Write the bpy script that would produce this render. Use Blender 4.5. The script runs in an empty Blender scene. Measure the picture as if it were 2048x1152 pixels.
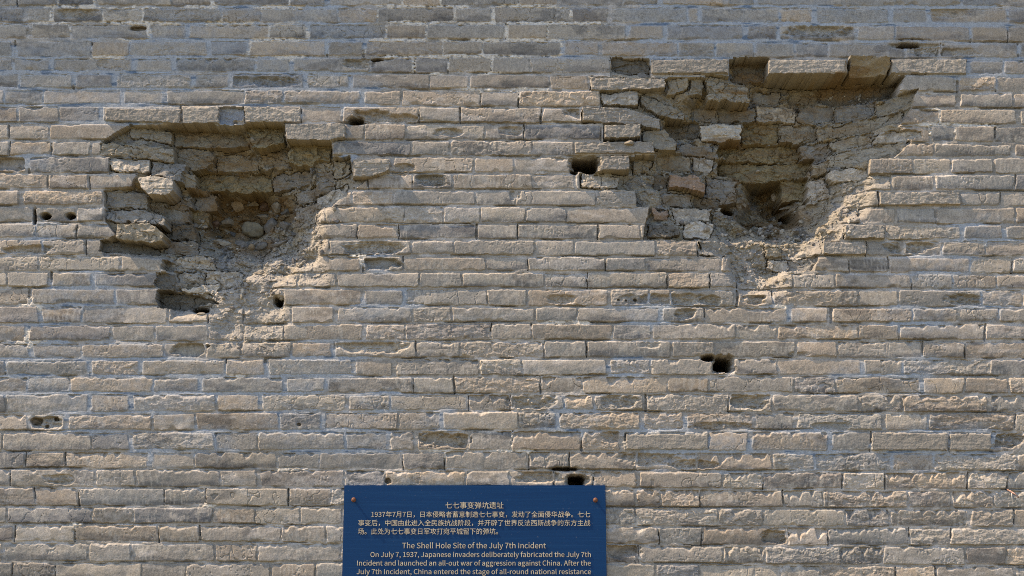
import bpy, bmesh, math, random
import numpy as np
from mathutils import Vector

random.seed(7)
SC = bpy.context.scene
COL = SC.collection

# ------------------------------------------------------------------ camera
DIST, CAM_H, PITCH, LENS = 8.0, 1.6, math.radians(11.5), 50.0
FPX = 2048 * LENS / 36.0
cam_d = bpy.data.cameras.new('camera')
cam_d.lens, cam_d.sensor_width, cam_d.sensor_fit = LENS, 36.0, 'HORIZONTAL'
cam_d.clip_end = 500
cam = bpy.data.objects.new('camera', cam_d)
cam.location = (0, -DIST, CAM_H)
cam.rotation_euler = (math.pi / 2 + PITCH, 0, 0)
COL.objects.link(cam)
SC.camera = cam

# ------------------------------------------------------------------ light
SUN_DIR = Vector((-0.600, -0.098, 0.795)).normalized()     # towards the sun: high, left, almost along the wall
sun_el = math.asin(SUN_DIR.z)
world = bpy.data.worlds.new('World')
SC.world = world
world.use_nodes = True
wn = world.node_tree
sky = wn.nodes.new('ShaderNodeTexSky')
sky.sky_type = 'NISHITA'
sky.sun_disc = False
sky.sun_elevation = sun_el
sky.sun_rotation = math.atan2(SUN_DIR.x, SUN_DIR.y)
sky.air_density, sky.dust_density, sky.ozone_density = 1.0, 1.6, 1.0
wn.links.new(sky.outputs[0], wn.nodes['Background'].inputs[0])
wn.nodes['Background'].inputs[1].default_value = 0.15
sl = bpy.data.lights.new('sun', 'SUN')
sl.energy, sl.angle, sl.color = 5.0, math.radians(0.55), (1.0, 0.73, 0.47)
sun = bpy.data.objects.new('sun', sl)
sun.rotation_euler = SUN_DIR.to_track_quat('Z', 'Y').to_euler()
sun.location = (-6, -3, 12)
COL.objects.link(sun)
SC.view_settings.view_transform = 'Standard'
SC.view_settings.look = 'None'
SC.view_settings.exposure = 1.12
SC.cycles.filter_width = 1.0
SC.cycles.use_denoising = False
SC.view_settings.gamma = 1.0

# ------------------------------------------------------------------ pixel <-> wall plane
CT, ST = math.cos(PITCH), math.sin(PITCH)
def px2w(u, v, D=0.0):
    """point of the photograph -> place (x, z) on the plane D metres behind the wall face"""
    x = (np.asarray(u, float) - 1024) / FPX
    y = (576 - np.asarray(v, float)) / FPX
    t = (DIST + D) / (CT - y * ST)
    return x * t, CAM_H + t * (ST + y * CT)
def w2px(X, Z):
    dz = Z - CAM_H
    zc = DIST * CT + dz * ST
    yc = -DIST * ST + dz * CT
    return 1024 + FPX * X / zc, 576 - FPX * yc / zc
def unshift(u, v, D):
    return w2px(*px2w(u, v, D))

# ------------------------------------------------------------------ noise
RNG = np.random.RandomState(11)
TAB = RNG.rand(16, 256, 256).astype(np.float32)
def vn(x, y, s=0):
    x = np.asarray(x, np.float32); y = np.asarray(y, np.float32)
    xi = np.floor(x); yi = np.floor(y)
    fx = x - xi; fy = y - yi
    xi = xi.astype(np.int32); yi = yi.astype(np.int32)
    fx = fx * fx * (3 - 2 * fx); fy = fy * fy * (3 - 2 * fy)
    T = TAB[s % 16]; o = (s * 37) & 255
    a = (xi + o) & 255; b = (xi + o + 1) & 255; c = (yi + s * 91) & 255; d = (yi + s * 91 + 1) & 255
    return (T[a, c] * (1 - fx) + T[b, c] * fx) * (1 - fy) + (T[a, d] * (1 - fx) + T[b, d] * fx) * fy
def fbm(x, y, s=0, o=4, g=0.5):
    r = 0; a = 1; n = 0
    for k in range(o):
        r = r + a * (vn(x * 2 ** k, y * 2 ** k, s + k) - 0.5); n += a; a *= g
    return r / n * 2          # about -1..1
def facets(x, y, s=0):
    """broken-stone facets: nearest random point gives each face its own tilt"""
    xi = np.floor(x).astype(np.int32); yi = np.floor(y).astype(np.int32)
    best = np.full(np.shape(x), 9.0, np.float32); out = np.zeros_like(best); second = best.copy()
    T0, T1, T2, T3, T4 = (TAB[(s + k) % 16] for k in range(5))
    for i in (-1, 0, 1):
        for j in (-1, 0, 1):
            a = (xi + i) & 255; b = (yi + j + s * 53) & 255
            dx = x - (xi + i + T0[a, b]); dy = y - (yi + j + T1[a, b])
            d = dx * dx + dy * dy
            val = (T2[a, b] - .5) * 1.6 * dx + (T3[a, b] - .5) * 1.6 * dy + (T4[a, b] - .5) * 0.7
            m = d < best
            second = np.where(m, best, np.minimum(second, d))
            out = np.where(m, val, out); best = np.where(m, d, best)
    return out, np.sqrt(second) - np.sqrt(best)
def sst(a, b, x):
    t = np.clip((x - a) / (b - a), 0, 1)
    return t * t * (3 - 2 * t)

# ------------------------------------------------------------------ brick layout, read off the photograph (pixels)
ST_X = np.array([0, 512, 1024, 1536, 2048.])
BEDS = [  # bed joint below row k, at the five stations
 (13.5,14,12.5,13,15),(46,47.5,46,47.5,50),(79.5,80,80,82.5,85),(115,114.5,112,117,119),(144,146,147.5,149,151),
 (178,178,179.5,182,185),(210.5,209.5,214,214.5,217.5),(246,246,247,247.5,251),(280.5,281,280,282,286),(312.5,313,312.5,316,315),
 (346.5,346,346,350,348),(379,380,379,382,382.5),(412,412.5,412,414.5,414),(445,446,447,448,449),(477,478,479,481,480),
 (510.5,511,512,513,513),(542.5,545,543.5,544.5,548),(575,576,577,578,578.5),(611,611.5,613,613.5,615),(649,647.5,645,647,646),
 (685,683,681,681,681.5),(719,717,717,716,718),(752,753,752,751,753.5),(787,787,788,787,790),(827,823.5,822,825,826),
 (863,862,861,861,863.5),(903,903,902,905,905),(937,939,940.5,943.5,943.5),(974.5,975,975,980,980),(1013,1013,1014,1017,1018),
 (1048,1050,1051,1054,1056),(1084.5,1086,1086,1093,1092),(1124,1125,1125.5,1130,1131)]
JOINTS = {  # perpend joints of each row; a minus sign marks a wide joint
0:[115,-190,342,-424,578,-655,805,882,1039,1117,1247,-1322,-1451,-1511,-1688,1923,2004],
1:[-51,-103,205,285,443,522,676,755,910,-986,1143,-1219,1375,-1399,1559,-1629,-1781,-1858,2016],
2:[-59,141,-298,-375,538,-616,772,853,-1012,1095,-1255,-1330,-1490,-1557,-1712,1790,1941,2016],
3:[-28,183,260,-418,-497,-653,-729,886,965,-1125,-1200,1356,1431,1509,1590,1657,1811,1882,-2038],
4:[26,-103,-268,-348,510,-583,740,-827,897,983,1060,1221,1301,1458,1536,1696,1780,-1936,2008],
5:[38,-148,-229,-386,-461,-611,-701,859,938,1100,1177,1332,1407,1500,1640,1803,-1913],
6:[9,87,-245,-329,489,567,-724,803,961,1038,1201,1278,1372,1500,1640,1750,1825,-1916,2027],
7:[118,-202,363,-441,489,602,684,838,920,1083,1163,1325,1435,1510,1595,1670,1800,1880,-2037],
8:[18,98,258,340,500,570,729,812,969,1047,1203,1283,1400,1485,1555,1635,1690,1861,1909,1990],
9:[103,182,347,415,510,580,664,823,901,1064,1148,1310,1357,1430,1600,1660,1791,1869,-2027],
10:[-54,219,301,372,430,520,625,706,-784,948,1028,1190,1262,1310,1385,1430,1620,1737,1827,1903,1988],
11:[96,178,272,346,392,545,625,735,825,906,1066,1150,1240,1337,1413,1475,1560,1690,1783,1870,2030],
12:[-42,207,297,340,385,590,704,787,950,1032,1192,1274,1320,1385,1440,1600,1758,1795,1921,2001],
13:[68,152,207,330,440,580,650,809,887,961,1051,1134,1299,1345,1425,1600,1720,1792,1872,2031],
14:[70,153,230,325,420,590,715,797,953,1035,1197,1281,1365,1480,1640,1690,1771,-1925,-2009],
15:[84,171,-210,322,430,590,659,823,908,1070,1149,1312,1395,1450,1540,1645,1733,-1807,1885],
16:[77,241,322,412,520,-724,807,972,1054,1211,1293,1442,1465,1540,1630,1698,1778,1941,2025],
17:[-100,-187,315,410,515,595,674,839,924,1089,1174,1335,1420,1475,1586,1671,1823,1906],
18:[-60,231,323,420,495,566,-725,-809,974,1054,-1219,1298,1341,-1472,1546,1717,1797,1963],
19:[-80,164,336,414,485,583,-671,825,903,1071,1155,-1321,1409,-1578,-1660,1825,-1917],
20:[-54,223,310,416,485,567,-728,810,982,1063,1225,1303,1472,1555,1717,1798,1970],
21:[-62,164,328,411,482,583,-667,831,920,1088,1173,1343,1431,1592,1676,1845,1931],
22:[11,-179,-281,451,-533,-707,-788,959,1045,-1216,1301,1467,1556,-1725,1806,1980],
23:[55,140,306,-400,-570,-653,826,908,1081,1165,1336,1419,1589,1672,-1844,1930],
24:[11,-179,-262,433,-521,-695,780,936,1021,1128,1188,-1290,1459,1545,1718,1805,-1979],
25:[-58,-133,305,391,558,-646,796,-883,1037,-1115,-1284,-1370,-1509,-1592,-1768,1856,2030],
26:[5,183,-261,429,516,690,-777,-832,938,1024,1164,-1243,1418,-1500,-1660,1742,1899,-1987],
27:[50,131,-300,389,554,639,805,889,1057,1139,1274,1394,1546,1630,1784,1867,2035],
28:[20,190,271,440,-517,688,771,931,1020,1108,1186,-1276,1445,1526,1685,1770,1936,2016],
29:[69,156,328,411,577,662,830,912,1080,1190,1271,1321,1400,1567,1646,1817,1904],
30:[14,184,266,426,510,600,684,850,932,1100,1184,1271,1437,1527,1690,1780,-1939,2028],
31:[28,149,316,400,563,651,815,900,1066,1150,1317,1404,1575,1656,1819,1901],
32:[5,177,262,429,515,683,766,930,1014,1190,1278,1446,1530,1682,1767,1931,2014],
33:[24,111,283,371,542,631,796,880,1046,1130,1312,1400,1561,1641,1792,1872]}

# outlines of the two shell craters
OUT_L = [(256,251),(362,247),(440,251),(490,249),(570,247),(572,284),(664,284),(664,312),(700,316),(706,357),(738,358),(702,385),(690,405),
 (655,440),(664,480),(655,512),(672,545),(660,578),(566,580),(583,612),(585,650),(580,690),(575,712),(415,712),(412,652),(334,648),(325,612),(323,580),
 (318,520),(204,510),(205,480),(232,470),(210,444),(207,380),(262,372),(275,345),(218,346),(218,316),(255,300),(200,283)]
OUT_R = [(1221,117),(1300,117),(1303,155),(1458,155),(1458,118),(1536,118),(1536,146),(1695,146),(1697,118),(1782,118),(1784,147),(1800,152),(1800,183),
 (1832,183),(1826,215),(1800,250),(1825,283),(1790,315),(1742,318),(1737,346),(1783,350),(1783,381),(1758,384),(1755,412),(1735,446),(1690,450),
 (1680,479),(1645,483),(1642,512),(1630,545),(1586,560),(1590,606),(1480,606),(1452,578),(1445,545),(1440,512),(1398,512),(1395,481),(1285,479),(1290,446),(1300,412),
 (1275,411),(1270,380),(1160,378),(1158,346),(1190,346),(1191,312),(1262,312),(1310,310),(1283,283),(1207,283),(1207,247),(1162,247),(1164,214),(1200,213),(1200,182),
 (1180,180),(1182,152),(1221,152)]
# control depths (x, y, cm) of the crater floors
CTL_L = [(300,265,7),(340,260,10),(420,275,15),(530,270,9),(620,305,8),(300,300,5),(380,320,15),(470,330,22),(550,320,17),(640,340,10),(690,345,7),
 (260,335,2),(330,340,6),(380,365,14),(460,365,25),(540,365,24),(600,365,20),(660,350,11),(240,400,5),(315,410,11),(360,440,18),(410,405,25),(460,420,44),(520,420,46),
 (570,430,34),(620,400,20),(660,390,10),(700,365,5),(225,440,4),(335,470,20),(335,510,16),(400,470,28),(450,465,44),(510,465,42),(575,465,28),(610,450,15),(650,430,5),(640,480,6),
 (380,500,16),(450,495,28),(520,495,28),(580,500,17),(620,510,8),(645,540,3),(250,495,10),(300,500,14),(350,540,10),(400,530,11),(480,535,12),(560,540,8),(600,560,4),
 (345,565,7),(420,565,8),(500,575,5),(540,600,4),(350,600,12),(400,600,8),(460,610,4),(345,635,7),(390,640,4),(440,640,3.0),(500,640,3.5),(550,640,2.5),(450,690,1.6),(500,690,2.2),(550,690,1.4),(560,600,4.5),(625,560,4.5),(590,580,4.5),(690,420,3.0),(690,450,2.5),(650,520,4.5),(450,640,4.5),(530,620,4.5)]
CTL_R = [(1260,135,4),(1495,150,14),(1600,180,24),(1740,140,6),(1740,170,20),(1790,165,18),(1250,165,0),(1370,175,5),(1450,180,8),(1530,195,22),(1610,195,25),(1690,195,23),(1760,195,20),
 (1240,200,3),(1300,205,6),(1340,220,9),(1410,230,18),(1480,230,21),(1560,230,20),(1640,230,19),(1710,225,13),(1770,210,8),(1815,195,3),(1220,232,2),(1290,240,6),(1360,265,17),(1440,268,18),
 (1520,270,25),(1600,270,22),(1660,265,16),(1730,255,8),(1785,250,3),(1300,285,7),(1340,300,11),(1395,305,16),(1500,310,29),(1590,310,26),(1640,305,17),(1720,300,9),(1780,290,3),
 (1285,330,10),(1340,330,14),(1400,335,17),(1500,345,31),(1600,345,22),(1680,330,10),(1730,330,5),(1200,362,2),(1270,365,8),(1320,365,13),(1370,370,14),(1440,380,22),(1520,395,58),(1580,390,34),
 (1640,370,18),(1700,370,9),(1760,365,3),(1300,395,6),(1350,400,13),(1410,405,18),(1460,410,30),(1540,430,60),(1600,420,30),(1650,410,15),(1720,410,6),(1320,430,7),(1385,435,11),(1440,440,18),
 (1500,450,48),(1570,450,44),(1620,445,20),(1680,435,7),(1320,465,4),(1400,465,8),(1470,470,18),(1540,470,26),(1600,470,16),(1650,460,8),(1430,500,5),(1500,500,8),(1580,500,9),(1630,495,6),
 (1480,540,7),(1540,540,8),(1600,535,4),(1500,580,4.5),(1550,575,3.5),(1440,560,2),(1575,560,3),(1620,510,5),(1700,450,5),(1740,400,4),(1470,500,7),(1540,505,8)]
# pieces of broken brick and masonry: polygon, depth cm, cm/px to the right, cm/px down, roughness mm, tone
R4 = lambda a, b, c, d: [(a, b), (c, b), (c, d), (a, d)]
PATCH = [
 # left crater: back wall first
 ([(430,312),(515,309),(518,346),(436,345)],21,0,.02,9,'t'), ([(520,303),(582,298),(584,340),(522,344)],17,-.02,0,12,'t'),
 ([(392,345),(470,349),(545,347),(545,384),(500,389),(440,385),(393,384)],25,0,-.06,14,'o'), ([(546,347),(624,343),(626,372),(560,384),(547,382)],20,-.07,0,8,'g'),
 ([(352,296),(412,294),(430,312),(425,330),(388,345),(352,340)],14,.03,0,12,'t'), 
 ([(342,262),(440,256),(446,264),(486,270),(500,296),(404,298),(342,294)],14,.01,-.12,6,'t'), ([(262,254),(341,262),(341,288),(300,280),(262,278)],6,.05,-.08,8,'t'),
 ([(486,253),(569,250),(569,284),(548,300),(506,302),(500,284)],8,.02,-.15,11,'o'), ([(574,284),(663,284),(663,326),(600,338),(576,326)],9,-.02,-.05,14,'o'),
 ([(203,284),(347,296),(347,327),(292,316),(203,311)],2.2,.02,0,7,'t'),
 ([(219,316),(299,318),(299,345),(240,345),(219,342)],1.2,.02,-.10,7,'l'), ([(301,322),(371,327),(366,368),(345,362),(304,350)],3.5,.03,-.08,6,'g'),
 ([(368,346),(391,348),(390,385),(366,372)],11,.1,0,6,'t'), 
 ([(626,326),(662,322),(705,320),(704,350),(676,362),(662,350),(640,370),(622,372)],10,-.09,0,14,'t'), ([(632,345),(668,340),(668,392),(628,392)],12,-.10,0,9,'g'), ([(670,362),(712,350),(712,380),(672,392)],7,-.08,0,8,'t'),
 ([(210,384),(262,380),(296,386),(296,419),(250,417),(211,416)],4.5,.02,0,7,'g'), ([(298,398),(342,390),(340,428),(330,430),(298,418)],12,.05,0,9,'g'),
 ([(385,390),(436,386),(436,420),(410,424),(384,420)],26,0,0,3,'g'), ([(338,398),(384,392),(382,426),(336,432)],17,.03,0,9,'g'), ([(334,418),(380,420),(380,448),(334,448)],18,.02,0,5,'g'),
 ([(345,450),(390,448),(392,484),(345,480)],17,.04,0,8,'d'), ([(386,424),(420,424),(418,450),(404,458),(386,448)],27,0,0,10,'o'),
 ([(213,420),(296,418),(330,432),(331,452),(290,446),(214,444)],3,.01,-.10,7,'g'),
 ([(330,482),(398,480),(398,512),(330,508)],15,.02,0,6,'g'), ([(352,513),(430,512),(434,542),(352,540)],11,0,.0,8,'l'), ([(330,526),(350,526),(350,546),(330,545)],11,0,0,9,'l'),
 ([(590,386),(632,374),(634,408),(592,412)],19,-.10,0,8,'g'), ([(634,392),(700,372),(698,398),(660,420),(634,410)],9,-.10,0,8,'l'), ([(586,414),(640,412),(648,430),(604,456),(588,450)],17,-.16,0,9,'g'),
 
 ([(206,486),(250,478),(316,498),(318,510),(204,508)],8,.04,-.1,8,'d'),
 ([(355,545),(412,544),(410,568),(356,566)],9,0,0,9,'l'), ([(412,542),(490,544),(488,572),(440,580),(412,570)],8,0,0,10,'l'), 
 ([(322,586),(402,590),(440,610),(400,612),(372,626),(322,620)],11,.0,-.02,8,'d'),
 ([(311,548),(350,548),(354,584),(325,582),(310,574)],3.5,.02,-.04,8,'d'), ([(358,575),(440,566),(434,592),(400,590),(370,586)],6,0,0,8,'w'),
     # left crater: pieces that stick out
 ([(276,353),(300,350),(345,358),(347,380),(330,392),(300,388),(282,376)],-3.6,.0,-.06,5,'l'), ([(232,448),(300,446),(326,466),(322,482),(300,486),(232,476)],-2.2,0,.02,5,'t'),
 ([(572,248),(690,246),(690,274),(660,280),(574,279)],-3.2,0,0,4,'b'), ([(706,320),(778,318),(780,340),(744,352),(708,353)],-4.0,0,.02,6,'b'),
 ([(210,216),(361,219),(360,246),(210,240)],-1.2,0,0,4,'b'), ([(364,214),(440,213),(438,246),(366,246)],-2.0,0,0,4,'b'), ([(441,217),(488,216),(488,250),(441,250)],3,0,0,4,'c'),
 ([(489,213),(540,213),(570,225),(600,215),(601,243),(490,244)],-.6,0,0,6,'b'),
 # right crater: back wall
 ([(1500,184),(1560,184),(1560,211),(1502,211)],22,0,0,4,'g'), ([(1574,178),(1638,178),(1638,211),(1576,211)],25,0,0,5,'t'), ([(1640,178),(1790,176),(1780,204),(1700,214),(1642,214)],22,-.02,0,10,'d'),
 ([(1380,216),(1434,216),(1434,246),(1380,246)],18,0,0,5,'g'), ([(1436,214),(1510,213),(1511,245),(1437,247)],20,0,0,6,'g'), ([(1513,214),(1592,214),(1590,247),(1513,246)],20,0,0,6,'l'), ([(1594,213),(1667,213),(1666,246),(1594,247)],20,0,0,5,'g'),
 ([(1670,212),(1750,206),(1750,236),(1672,248)],14,-.05,0,7,'g'), ([(1752,205),(1790,195),(1830,186),(1820,208),(1790,224),(1753,236)],8,-.10,0,5,'t'),
 ([(1324,249),(1399,247),(1399,284),(1326,284)],19,0,0,7,'d'), ([(1484,250),(1556,250),(1556,290),(1485,292)],25,0,0,14,'o'), ([(1557,252),(1634,252),(1632,287),(1558,290)],22,0,.0,9,'t'),
 ([(1400,249),(1484,248),(1482,283),(1428,286),(1402,280)],15,0,-.02,7,'w'), ([(1636,252),(1700,246),(1800,232),(1798,252),(1720,272),(1640,280)],13,-.075,0,6,'t'),
 ([(1358,286),(1426,292),(1430,318),(1362,310)],15,.03,0,7,'g'), ([(1430,296),(1600,292),(1600,330),(1430,326)],29,0,-.02,14,'o'), ([(1602,292),(1658,286),(1658,318),(1604,330)],20,-.05,0,8,'g'),
 ([(1660,283),(1742,268),(1742,290),(1664,306)],12,-.07,0,7,'t'), ([(1744,268),(1786,262),(1840,266),(1840,280),(1746,290)],4,-.04,0,7,'l'), ([(1656,308),(1740,296),(1792,290),(1790,312),(1700,332),(1656,338)],9,-.055,0,5,'t'),
 ([(1311,312),(1380,312),(1382,344),(1312,342)],14,0,0,6,'t'), ([(1385,314),(1428,318),(1424,350),(1386,346)],16,0,0,6,'l'), ([(1430,328),(1620,330),(1610,360),(1500,368),(1430,358)],30,-.02,-.02,12,'o'),
 ([(1624,330),(1656,324),(1652,346),(1626,352)],15,-.06,0,8,'t'), ([(1652,340),(1736,336),(1738,362),(1660,366)],8,-.05,0,5,'l'), 
 ([(1264,314),(1306,322),(1304,352),(1266,348)],9,.06,0,10,'t'),  ([(1306,348),(1336,350),(1336,376),(1308,380)],13,0,0,6,'d'),
 ([(1408,358),(1474,362),(1474,404),(1440,410),(1412,390)],20,.04,0,8,'g'), ([(1562,364),(1612,362),(1608,402),(1562,408)],31,-.05,0,9,'o'), ([(1614,358),(1650,352),(1656,400),(1616,420)],17,-.10,0,8,'l'),
 ([(1320,388),(1382,390),(1384,416),(1322,412)],12,.03,0,7,'g'), ([(1386,392),(1440,400),(1436,422),(1388,420)],18,.05,0,9,'d'), 
 ([(1345,418),(1426,416),(1420,442),(1348,450)],10,.03,0,5,'l'), ([(1301,416),(1338,420),(1336,440),(1302,442)],5.5,.06,0,8,'r'), ([(1365,450),(1400,440),(1430,446),(1420,478),(1366,476)],8,.06,0,7,'w'),
  ([(1600,410),(1652,404),(1650,440),(1600,470)],21,-.16,0,9,'t'), 
 
 ([(1396,482),(1446,484),(1470,505),(1440,514),(1397,512)],2,.05,-.02,7,'g'),  ([(1530,490),(1562,490),(1562,516),(1532,516)],6,0,0,7,'t'), 
  ([(1530,520),(1575,520),(1575,544),(1532,545)],7,0,0,6,'l'), ([(1577,520),(1632,514),(1626,545),(1577,545)],6,-.08,0,8,'g'),
 
 # right crater: rim pieces
 ([(1221,119),(1299,118),(1299,148),(1222,149)],4,0,0,9,'d'), ([(1303,119),(1456,118),(1457,146),(1400,146),(1304,146)],-1.6,0,0,4,'b'), ([(1460,131),(1534,130),(1533,166),(1460,168)],14,0,0,8,'d'),
 ([(1538,119),(1692,119),(1690,146),(1539,147)],-3.4,0,0,4,'b'), ([(1698,119),(1779,119),(1778,150),(1700,152)],.5,0,.34,8,'t'), ([(1783,118),(1934,118),(1932,146),(1784,146)],-1.4,0,0,4,'b'),
 ([(1180,154),(1330,157),(1330,176),(1300,178),(1182,180)],-1.0,0,0,6,'b'), ([(1335,157),(1378,160),(1376,180),(1350,190),(1336,188)],2.5,-.05,.04,7,'t'), ([(1380,160),(1407,158),(1407,190),(1378,192)],4,.04,0,7,'t'), ([(1410,155),(1456,156),(1500,174),(1500,206),(1412,205)],4.5,.05,-.03,11,'t'),
 ([(1203,184),(1278,182),(1278,210),(1204,210)],.6,0,-.04,6,'l'), ([(1280,190),(1320,200),(1372,224),(1370,240),(1310,232),(1282,212)],5,.05,-.05,8,'t'), ([(1164,216),(1248,214),(1320,236),(1322,260),(1280,248),(1166,244)],.8,.03,0,7,'b'),
 ([(1209,249),(1281,248),(1282,274),(1210,275)],-2.6,0,0,5,'b'), ([(1284,262),(1330,258),(1356,284),(1354,300),(1312,300),(1286,284)],5.5,.03,-.04,6,'t'), ([(1150,284),(1308,283),(1309,306),(1150,306)],-1.4,0,0,5,'b'),
 ([(1194,312),(1258,310),(1260,338),(1192,340)],-4.2,0,0,6,'b'), ([(1162,348),(1180,348),(1238,352),(1236,377),(1164,376)],1.5,.02,-.10,6,'l'), ([(1337,350),(1390,348),(1412,364),(1410,384),(1370,378),(1338,374)],6.5,.02,0,5,'r'),
 ([(1690,450),(1768,449),(1770,475),(1692,476)],-2.8,0,0,5,'b'), ([(1646,484),(1732,483),(1733,508),(1647,508)],-2.2,0,0,5,'b'), ([(1760,384),(1920,384),(1920,408),(1760,409)],-1.6,0,0,4,'b'),
 ([(1252,868),(1416,869),(1416,898),(1252,898)],-.7,0,0,2,'b'), ([(1744,866),(1896,867),(1896,900),(1744,900)],-.8,0,0,2,'b'), ([(1901,867),(1982,868),(1982,900),(1901,900)],-.6,0,0,2,'b'),
 ([(1296,448),(1335,446),(1364,456),(1363,474),(1297,476)],2.2,.0,-.08,7,'d'),
]
# dark openings: (x, y, half width, half height, depth cm, squareness)
HOLES = [(1170,327,24,12,45,3),(1180,334,16,9,45,3),(1448,728,17,14,45,4),(1418,716,13,6,14,2),(1153,961,18,10,40,2.5),(1130,938,24,4,10,2),(712,241,17,7,16,2),(91,432,9,6,14,2),(141,432,9,6,14,2),
 (556,601,9,9,20,2.5),(396,617,15,6,22,2),(754,119,14,3,8,1.5),(1818,90,24,5,9,2),(276,56,15,5,3,2),(69,432,3,14,10,4),(1148,343,9,5,9,2),(1466,402,14,9,16,2),(1598,402,12,8,18,2),(70,842,11,8,2.6,2),(111,838,6,5,2.4,2),(92,852,4,3,2,2),(1237,600,3,2,1.5,2),(1252,601,2.5,2.5,1.5,2),(1271,600,3.5,3,2,2),(598,849,4,3,1.5,2),(776,962,7,6,2.5,2)]
# bricks with hollowed faces: (x, y, half w, half h, depth cm)
HOLLOW = [(152,28,46,11,1.6),(1164,226,34,13,2.4),(745,232,40,12,2.2),(770,238,70,10,1.6),(745,498,62,14,2.0),(762,529,36,12,2.6),(745,695,72,13,1.6),(380,700,38,14,3.0),(865,362,32,12,2.4),(800,337,30,9,1.2),
 (1500,806,40,14,2.6),(1248,1102,34,15,3.0),(1340,600,90,12,1.4),(870,880,34,16,2.6),(915,884,26,14,2.4),(90,848,34,14,1.6),(552,164,50,11,1.8),(485,164,22,10,1.4),(22,329,34,14,3.0),(1552,1074,28,14,2.6),(1240,805,40,13,1.4),(1060,806,50,14,1.5),
 (205,129,14,10,.6),(1860,104,30,10,2.6),(1900,25,40,12,1.0),(2010,883,40,14,2.5),(1830,88,60,10,1.6),(720,128,30,10,1.4),(60,500,50,10,1.5),(1030,390,12,10,1),(1420,602,24,10,1.8),(1510,600,24,10,2.0),(1125,600,30,10,1),(1930,600,38,12,1.8),
 (1820,495,50,12,1.8),(1370,628,20,12,2.0),(1230,875,30,12,1.6),(1640,62,70,12,2.0),(1020,262,26,10,1.4),(900,265,30,8,1.4),(1600,712,20,8,.8),(120,960,36,10,1.2),(1300,690,20,8,.7),(1890,104,80,8,1.0),(1660,855,40,10,1.0),(1440,855,60,10,1.2),(1300,920,60,12,1.3),(1390,930,50,10,1.6),(1080,955,50,12,1.8)]
BLUE = [(60,170,170),(330,110,190),(450,60,150),(230,190,180),(560,160,170),(700,190,120),(620,20,110),(660,80,90),(1340,30,120),(1450,70,140),(1600,40,130),(1800,40,140),(1980,120,130),(1940,40,120),(1320,90,90),(1140,100,60),
 (740,80,60),(160,600,130),(90,690,110),(240,730,150),(60,760,110),(400,760,120),(200,815,150),(330,800,110),(640,740,130),(540,780,130),(600,850,150),(760,800,90),(700,870,140),(1330,880,110),(1480,890,110),(1620,895,130),(1830,900,130),(1950,880,90),(1140,840,90),
 (1960,470,100),(1900,540,110),(1980,600,70),(1840,640,90),(1300,620,90),(1250,740,80),(800,600,60),(760,530,50),(690,268,22),(700,312,26),(60,320,60),(80,470,80),(180,560,70),(1560,620,60),(1820,745,90),(1700,745,60),(440,240,60),(750,610,60),(880,840,60),(420,880,80),(300,900,70)]
LIME = [(150,12,70),(270,42,90),(110,45,60),(400,14,60),(460,45,60),(220,112,45),(560,14,60),(850,14,130),(960,48,80),(800,80,90),(900,110,90),(1000,110,90),(1060,46,130),(1180,46,50),(830,135,25),(1080,80,70),(780,60,30),(1010,60,40),(560,80,90),(60,610,40),(60,680,40),(470,751,25),(590,934,44),(1030,890,60),(1040,810,25),(880,900,40),
 (1160,645,30),(1490,285,50),(1880,245,60),(1950,250,60),(1560,620,20),(420,1008,24),(150,1050,20),(720,515,30),(1115,640,40),(30,590,30),(1050,178,60),(960,180,40)]

# ------------------------------------------------------------------ the grid
def axis(lo, a, b, hi, fine, coarse):
    return np.concatenate([np.arange(lo, a, coarse), np.arange(a, b, fine), np.arange(b, hi + coarse, coarse)])
FINE = 1.5
us = axis(-720, -16, 2064, 2760, FINE, 5.0)
vs = axis(-365, -16, 1168, 1772, FINE, 5.0)
U, V = np.meshgrid(us.astype(np.float32), vs.astype(np.float32))
NV, NU = U.shape

wu = U + 1.6 * fbm(U / 17, V / 17, 1, 3) + 0.8 * fbm(U / 5, V / 5, 2, 2)
wv = V + 1.3 * fbm(U / 34, V / 14, 3, 3) + 0.7 * fbm(U / 5, V / 5, 4, 2)

beds = [np.array(b, float) for b in BEDS]
N_UP, N_DN = 12, 18
for k in range(N_UP): beds.insert(0, beds[0] - 32.6 + random.uniform(-.8, .8))
for k in range(N_DN): beds.append(beds[-1] + 37.8 + random.uniform(-.8, .8))
BL = []
ux = us.astype(float)
for b in beds:
    c = np.interp(ux, ST_X, b)
    c = np.where(ux < 0, b[0] + (ux) * (b[1] - b[0]) / 1024, c)
    c = np.where(ux > 2048, b[4] + (ux - 2048) * (b[4] - b[3]) / 1024, c)
    BL.append(c)
BL = np.array(BL, np.float32)
row = np.zeros(U.shape, np.int16)
for b in BL: row += (wv > b[None, :])
row = np.clip(row, 1, len(BL) - 1)
ci = np.broadcast_to(np.arange(NU), U.shape)
DT = wv - BL[row - 1, ci]
DB = BL[row, ci] - wv
ROWK = row - N_UP            # row k lies above bed k

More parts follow.
